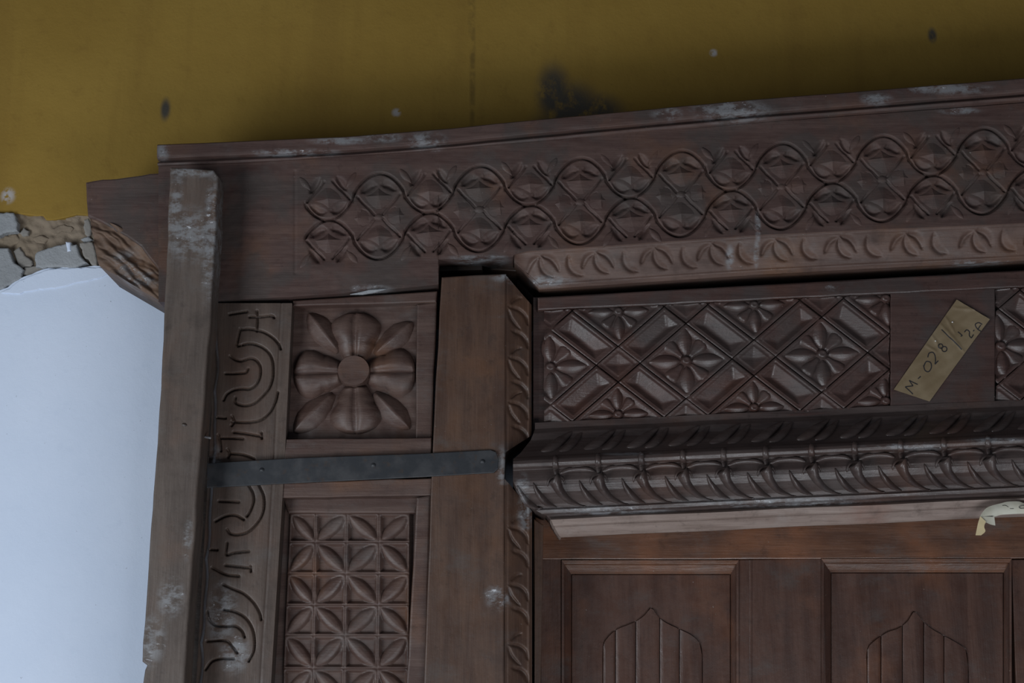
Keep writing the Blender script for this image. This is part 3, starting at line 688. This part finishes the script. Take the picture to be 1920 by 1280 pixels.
S, D = np.meshgrid(sx, dyv); xs0 = np.interp(D, pd, pX); XX = xs0+(XR-xs0)*S
cor = gridobj('cornice', csurf(XX, D, wob(XX, D, .0008)), M['cornice'], lintel, 0.075, label='moulded cornice with dark cove above')
HP = [1044, 1124, 1205, 1283, 1359, 1438, 1524, 1605, 1691, 1772, 1855, 1938, 2021, 2104, 2187]
def horn(x, pts, r0, r1, nm, mat, H=1.0):
    D_ = dense(pts, 4.0); n = len(D_); m = 9; tx = np.gradient(D_, axis=0); L = np.hypot(tx[:, 0], tx[:, 1])
    nx, ny = -tx[:, 1]/L, tx[:, 0]/L; u = np.linspace(0, 1, n); r = r0+(r1-r0)*u**0.8
    if nm != 'horn': r = r1+(r0-r1)*np.sin(np.pi*np.clip(u, .0, 1))**0.8
    A = np.linspace(-1.2, 1.2, m); P = np.zeros((n, m, 3))
    for j, a in enumerate(A):
        s_ = math.sin(a*1.25)
        hx = x+D_[:, 0]+nx*r*s_; hd = D_[:, 1]+ny*r*s_
        hh = H*r*0.00095*(math.cos(a*1.25)*1.15)-(0.003 if j in (0, m-1) else 0)
        P[:, j] = csurf(hx, hd, hh)
    tip = P[0].mean(0)*1.0
    V = P.reshape(-1, 3); f = quads(n, m); cr = np.cross(V[m]-V[0], V[1]-V[0])
    o_ = len(V); V = np.vstack([V, tip[None]+np.array([[0, .004, 0]])]); f += [(o_, j, j+1) for j in range(m-1)]
    if np.cross(P[1, 4]-P[0, 4], P[0, 5]-P[0, 4])[1] > 0: f = [q[::-1] for q in f]
    return mesh(nm, V, f, mat, cor, True)
for i, x in enumerate(HP):
    j = rng.normal(0, .8, 2)
    horn(x, [(-2+j[0], -63), (2, -50), (10, -38), (24+j[1], -24), (44, -13), (54, -10)], 12, 1.2, 'horn', M['cornice'], 1.7)
    horn(x, [(42, -60), (48, -46), (58, -32), (72, -19), (86, -12)], 6.0, 0.8, 'crescent', M['cornice'], 1.9)
    horn(x, [(-17, -52), (-16, -61), (-8, -67), (2, -68), (12, -64), (16, -54)], 2.8, 1.2, 'collar', M['cornice'], 1.6)
    horn(x, [(-2, -108), (-3, -98), (-2, -88), (-1, -72)], 6.5, 3.0, 'bead_knot', M['cornice'], .75)
    horn(x, [(6, -74), (20, -80), (39, -82), (58, -80), (72, -75)], 6.0, 1.5, 'swag', M['cornice'], 0.9)
    horn(x, [(-30, -118), (-10, -124), (12, -138), (30, -152)], 9.0, 1.0, 'cove_leaf', M['cornice'], .8)
    horn(x, [(4, -116), (22, -122), (36, -136), (48, -150)], 7.0, 1.0, 'cove_leaf', M['cornice'], .8)
horn(962, [(8, -56), (16, -40), (26, -26), (44, -13), (56, -10)], 6.0, 0.8, 'crescent', M['cornice'], 1.9)
horn(962, [(38, -60), (44, -46), (54, -32), (68, -19), (82, -12)], 6.0, 0.8, 'crescent', M['cornice'], 1.9)
# pale timber ledge under the cornice
LG = [(4, .020, 1031), (9, .004, 1033), (20, .008, 1038), (22, .012, 1040), (24, .011, 1040), (40, .030, 1049), (43, .034, 1052), (43.5, .088, 1052)]
ld = np.array([p[0] for p in LG]); lY = np.array([p[1] for p in LG]); lX = np.array([p[2] for p in LG])
def yb2(x): return 957-0.0450*(np.asarray(x, float)-1200)
S, D = np.meshgrid(np.linspace(0, 1, 200), ld); XX = np.interp(D, ld, lX)+(XR-np.interp(D, ld, lX))*S
PP = W(XX, yb2(XX)+D+0.6*np.sin(XX*.02), np.interp(D, ld, lY)+wob(XX, D*5, .001))
gridobj('ledge', PP, M['ledge'], lintel, 0.089, smooth=False, label='pale unpainted timber ledge')

# ------------------------------------------------------------------ door leaf
YD = 0.130
leaf = thing('panelled_door', 'brown wooden door leaf with ogee-arched panels below the cornice', 'door', W(1450, floor_py(YD), YD+.02))
FB = floor_py(YD)
prism('top_rail', leaf, M['door'], [(1003, 925), (XR, 880), (XR, 1046), (1003, 1049)], YD, 0.04, 0.0025, 0.3)
def stile(x0, x1, b0=None, b1=None):
    prism('stile', leaf, M['doorz'], [(x0, 1049), (x1, 1047), (b1 or x1, 1280), down((x1, 1047), (b1 or x1, 1280), YD), down((x0, 1049), (b0 or x0, 1280), YD), (b0 or x0, 1280)], YD+.0005, 0.04, 0.0015)
stile(1003, 1052); stile(1384, 1545, 1384, 1549); stile(1897, 1990, 1905, 2000)
prism('bead', leaf, M['doorz'], [(1405, 1049), (1410, 1049), (1410, 1280), (1410, 1700), (1405, 1700)], YD-.001, 0.004, 0.001)
prism('cross_rail', leaf, M['door'], [(1003, 1700), (XR, 1700), (XR, FB), (1003, FB)], YD+.001, 0.04, 0.002)
PB = 1700
def bevel(a, b, c, d, Ya, Yb, nm='moulding', mat='door'):
    """sloping moulding: a-b on the frame face, d-c on the panel"""
    rows = []
    for u, q in ((0, 0), (.28, .05), (.36, .45), (.8, .8), (1, 1.0)):
        p0 = np.array(a)*(1-u)+np.array(d)*u; p1 = np.array(b)*(1-u)+np.array(c)*u
        rows.append([W(p0[0]*(1-v)+p1[0]*v, p0[1]*(1-v)+p1[1]*v, Ya+(Yb-Ya)*q) for v in np.linspace(0, 1, 12)])
    gridobj(nm, np.array(rows), M[mat], leaf, None, False)
def doorpanel(xl0, xr0, yt, xl1, xr1, xa, top, arch, cuts, lab):
    """xl0..xr0 inner panel edges; arch = ogee outline from left foot over the apex to right foot"""
    bevel((xl0-18, yt-26), (xr0+15, yt-26), (xr0, yt), (xl0, yt), YD-.002, YD+.016)
    bevel((xl0-18, PB), (xl0-18, yt-26), (xl0, yt), (xl0, PB), YD-.002, YD+.016, mat='doorz')
    bevel((xr0+15, yt-26), (xr0+15, PB), (xr0, PB), (xr0, yt), YD-.002, YD+.016, mat='doorz')
    pn = prism('panel', leaf, M['doorz'], [(xl0-20, yt-28), (xr0+18, yt-28), (xr0+18, PB), (xl0-20, PB)], YD+.020, 0.012, 0, label=lab)
    a = dense(arch, 5.0)
    sp = [(xl0+1, yt+1), (xr0-1, yt+1), (xr0-1, PB), (arch[-1][0], PB)]+[tuple(q) for q in a[::-1]]+[(arch[0][0], PB), (xl0+1, PB)]
    prism('spandrel', pn, M['doorz'], sp, YD+.0145, 0.007, 0.0012)
    ax = a[:, 0]; ay = a[:, 1]; o = np.argsort(ax); ax = ax[o]; ay = ay[o]
    ce = [arch[0][0]]+cuts+[arch[-1][0]]
    for k in range(len(ce)-1):
        x0, x1 = ce[k]+.8, ce[k+1]-.8; n = 9; T = np.linspace(0, 1, 30)[:, None]; S_ = np.linspace(0, 1, n)[None, :]
        x = x0+(x1-x0)*S_+0*T; y = np.interp(x, ax, ay)*(1-T)+PB*T
        P = W(x, y, YD+.0125); P[..., 1] -= .0025*np.sqrt(np.clip(1-(2*S_-1)**4, 0, 1))+0*T
        gridobj('slat', P, M['doorz'], pn, YD+.022)
doorpanel(1071, 1370, 1076, 0, 0, 0, 0, [(1130, 1260), (1131, 1212), (1139, 1196), (1155, 1181), (1176, 1172), (1194, 1164), (1210, 1152), (1221, 1139), (1231, 1152), (1246, 1166), (1275, 1180), (1298, 1192), (1312, 1206), (1316, 1225), (1317, 1260)], [1154, 1192, 1237, 1274], 'recessed panel with ogee arch nearest the carved jamb')
doorpanel(1558, 1882, 1073, 0, 0, 0, 0, [(1626, 1260), (1626, 1222), (1634, 1206), (1662, 1186), (1684, 1178), (1702, 1164), (1714, 1146), (1726, 1160), (1745, 1178), (1770, 1192), (1798, 1208), (1811, 1218), (1814, 1232), (1816, 1260)], [1652, 1692, 1732, 1770], 'recessed panel with ogee arch under the torn tag')

# ------------------------------------------------------------------ timber batten
bat = thing('timber_batten', 'grey weathered timber batten with whitish smears standing upright before the jamb', 'batten', W(250, floor_py(-.07), -.05))
YB = -0.07
bl = [(318, 314), (312, 480), (302, 700), (292, 860), (280, 1020), (274, 1120), (267, 1205), (266, 1240), (275, 1247), (271, 1256), (266, 1290)]
br = [(409, 330), (404, 450), (397, 560), (385, 740), (376, 850), (362, 1040), (352, 1180), (346, 1290)]
prism('plank', bat, M['batten'], [(322, 313), (360, 315), (400, 318)]+br+[down((376, 850), (346, 1290), YB), down((292, 860), (268, 1240), YB)]+bl[::-1], YB, 0.055, 0.005, 0.7, 30, seg=3)
nl = [(1, -3), (1, 3), (12, 2), (12, -2)]
place('nail', local_mesh('nail', *polyV([(0, -2.2), (13, -2), (14, 0), (13, 2), (0, 2.2)], .004, .002, 3, .5, (7, 0)), M['nail']), bat, 382, 818, YB+.02, 12)
kv = [(6*math.cos(a), 4*math.sin(a)) for a in np.linspace(0, 2*math.pi, 12, endpoint=False)]
place('knot', local_mesh('plank_knot', *polyV(kv, .002, .0004, 3, .6), M['dark']), bat, 346, 796, YB, 20)

# ------------------------------------------------------------------ paper labels
def c8(L): return [(1660+a/5.82, 550+b/5.82) for a, b in L]
T0, T1, T2, T3 = c8([(770, 75), (1130, 290), (480, 1180), (90, 1050)])
tfn = quadfn(T0, T1, T2, T3)     # s across, t down the tape
Tc = W(1760, 660, YL)
tape = thing('paper_label', 'strip of brown masking tape with handwritten number stuck slantwise on the lintel', 'label', Tc)
folds = [([c8([(500, 450)])[0], c8([(620, 640)])[0]], 2.5), ([c8([(590, 330)])[0], c8([(700, 450)])[0], c8([(860, 640)])[0]], 3.2), ([c8([(650, 250)])[0], c8([(760, 440)])[0]], 2.2), ([c8([(430, 560)])[0], c8([(560, 640)])[0]], 2.0), ([c8([(720, 160)])[0], c8([(1000, 190)])[0]], 2.2)]
ax_ = np.array(T3)-np.array(T0); axl = np.linalg.norm(ax_); ax_ = ax_/axl
def h_tape(px, py):
    u = ((px-T0[0])*ax_[0]+(py-T0[1])*ax_[1])/axl
    return 0.0012+0.0016*gouges(px, py, folds)+0.006*np.clip(.16-u, 0, 1)/.16*0.7+0.0003*np.sin(px*.2+py*.3)
s = np.linspace(0, 1, 36); t_ = np.linspace(0, 1, 90); S, T = np.meshgrid(s, t_); px, py = tfn(S, T)
P = W(px, py, YL); P[..., 1] -= h_tape(px, py)
gridobj('tape', P, M['tape'], tape, None)
def ribbon(name, par, pts, wd, hfun, Y, mat, extra=.0004):
    D_ = dense(pts, 1.0); tx = np.gradient(D_, axis=0); L = np.hypot(tx[:, 0], tx[:, 1])+1e-9; nx, ny = -tx[:, 1]/L, tx[:, 0]/L
    P = np.zeros((2, len(D_), 3))
    for k, s_ in enumerate((-1, 1)):
        x = D_[:, 0]+s_*nx*wd; y = D_[:, 1]+s_*ny*wd; P[k] = W(x, y, Y); P[k, :, 1] -= hfun(x, y)+extra
    return P
def ink(par, strokes, hfun, Y, wd, nm):
    V = []; f = []
    for st_ in strokes:
        P = ribbon(nm, par, st_, wd, hfun, Y, None); o = len(V); m = P.shape[1]; V += P.reshape(-1, 3).tolist()
        for j in range(m-1):
            q = (o+j, o+m+j, o+m+j+1, o+j+1); a, b, c, d = (np.array(V[i]) for i in q)
            f.append(q if np.cross(c-a, d-b)[1] < 0 else q[::-1])
    mesh(nm, V, f, M['ink'], par, False)
glyphs = [[[(300, 1100), (215, 1020)], [(215, 1020), (300, 1010)], [(300, 1010), (258, 950)], [(258, 950), (350, 995)]],          # M
          [[(355, 932), (385, 905)]],                                                                                         # -
          [[(420, 790), (445, 745), (490, 755), (500, 810), (470, 855), (430, 840), (415, 785)]],                                # 0
          [[(460, 700), (475, 655), (515, 645), (540, 680), (545, 730), (540, 775)], [(540, 775), (575, 735)]],                      # 2
          [[(620, 592), (603, 602), (585, 598), (575, 581), (579, 563), (596, 553), (614, 557), (624, 574), (620, 592)], [(620, 592), (638, 581), (659, 586), (670, 604), (665, 625), (647, 636), (626, 631), (615, 613), (620, 592)]],  # 8
          [[(612, 395), (680, 465), (760, 540), (830, 615)]],                                                                 # /
          [[(820, 470), (838, 462)], [(790, 420), (838, 462)]],                                                               # 1
          [[(860, 425), (885, 400), (915, 420), (915, 460), (935, 490)], [(935, 490), (960, 450)]],                              # 2
          [[(955, 415), (968, 402)]],                                                                                         # -
          [[(1040, 420), (1000, 390), (975, 345), (1010, 325), (1050, 345)], [(1005, 395), (1035, 350)]]]                         # A
for g in glyphs: ink(tape, [c8(q) for q in g], h_tape, YL, 0.95, 'handwriting')
pv = [(1.5*math.cos(a), 1.5*math.sin(a)) for a in np.linspace(0, 2*math.pi, 10, endpoint=False)]
me_pin = local_mesh('pin', *polyV(pv, .002, .0, 3, 0.5), M['pin'])
for x, y in c8([(733, 312), (547, 518)]): place('pin', me_pin, tape, x, y, YL-.0022, label='bright pin head')
# torn hanging tag
def ct(L): return [(1810+a/12.8, 920+b/12.8) for a, b in L]
YT = -0.004
tag = thing('paper_tag', 'torn curling white paper tag with pencilled digits hanging off the ledge', 'tag', W(1880, 960, YT))
up = ct([(300, 640), (380, 520), (480, 420), (620, 360), (800, 315), (1000, 265), (1280, 258), (1420, 300), (1800, 300), (2300, 330)])
lo = ct([(440, 800), (500, 700), (600, 650), (720, 620), (820, 585), (1000, 570), (1150, 560), (1420, 550), (1800, 570), (2300, 590)])
def strip(nm, A, B, mat, lift, par):
    A = dense(A, 3.0); B = dense(B, 3.0); q = np.linspace(0, 1, 40)
    def rs(D_):
        l = np.concatenate([[0], np.cumsum(np.hypot(*np.diff(D_, axis=0).T))]); l /= l[-1]; return np.stack([np.interp(q, l, D_[:, 0]), np.interp(q, l, D_[:, 1])], -1)
    A = rs(A); B = rs(B); rows = []
    for v in np.linspace(0, 1, 7):
        p = A*(1-v)+B*v; w_ = W(p[:, 0], p[:, 1], YT); w_[:, 1] -= lift(q, v); rows.append(w_)
    return gridobj(nm, np.array(rows), mat, par, None)
lf = lambda q, v: 0.010*(1-q)**2+0.003*math.sin(math.pi*v)
body = strip('tag_body', up, lo, M['tag'], lf, tag)
strip('tag_fold', ct([(380, 640), (480, 640), (640, 650)]), ct([(430, 780), (540, 830), (655, 855)]), M['tag'], lambda q, v: .013+.002*v+0*q, tag)
strip('tag_end', ct([(300, 630), (260, 780), (240, 920), (220, 1075)]), ct([(420, 760), (390, 880), (430, 990), (340, 1080)]), M['tagback'], lambda q, v: .006+.008*(1-q)+.003*v, tag)['label'] = 'yellowed torn end'
for g in ([[(650, 460), (690, 425), (800, 420), (840, 450), (780, 480), (700, 485), (650, 462)]], [[(860, 365), (930, 360), (1000, 400), (960, 440), (920, 470)], [(920, 470), (1000, 460)]], [[(1040, 437), (1130, 437)]],
          [[(1260, 405), (1300, 375), (1380, 370), (1420, 400), (1370, 430), (1290, 430), (1258, 408)]]):
    ink(tag, [ct(q) for q in g], lambda x, y: 0.0065+0*x, YT, 0.5, 'handwriting')
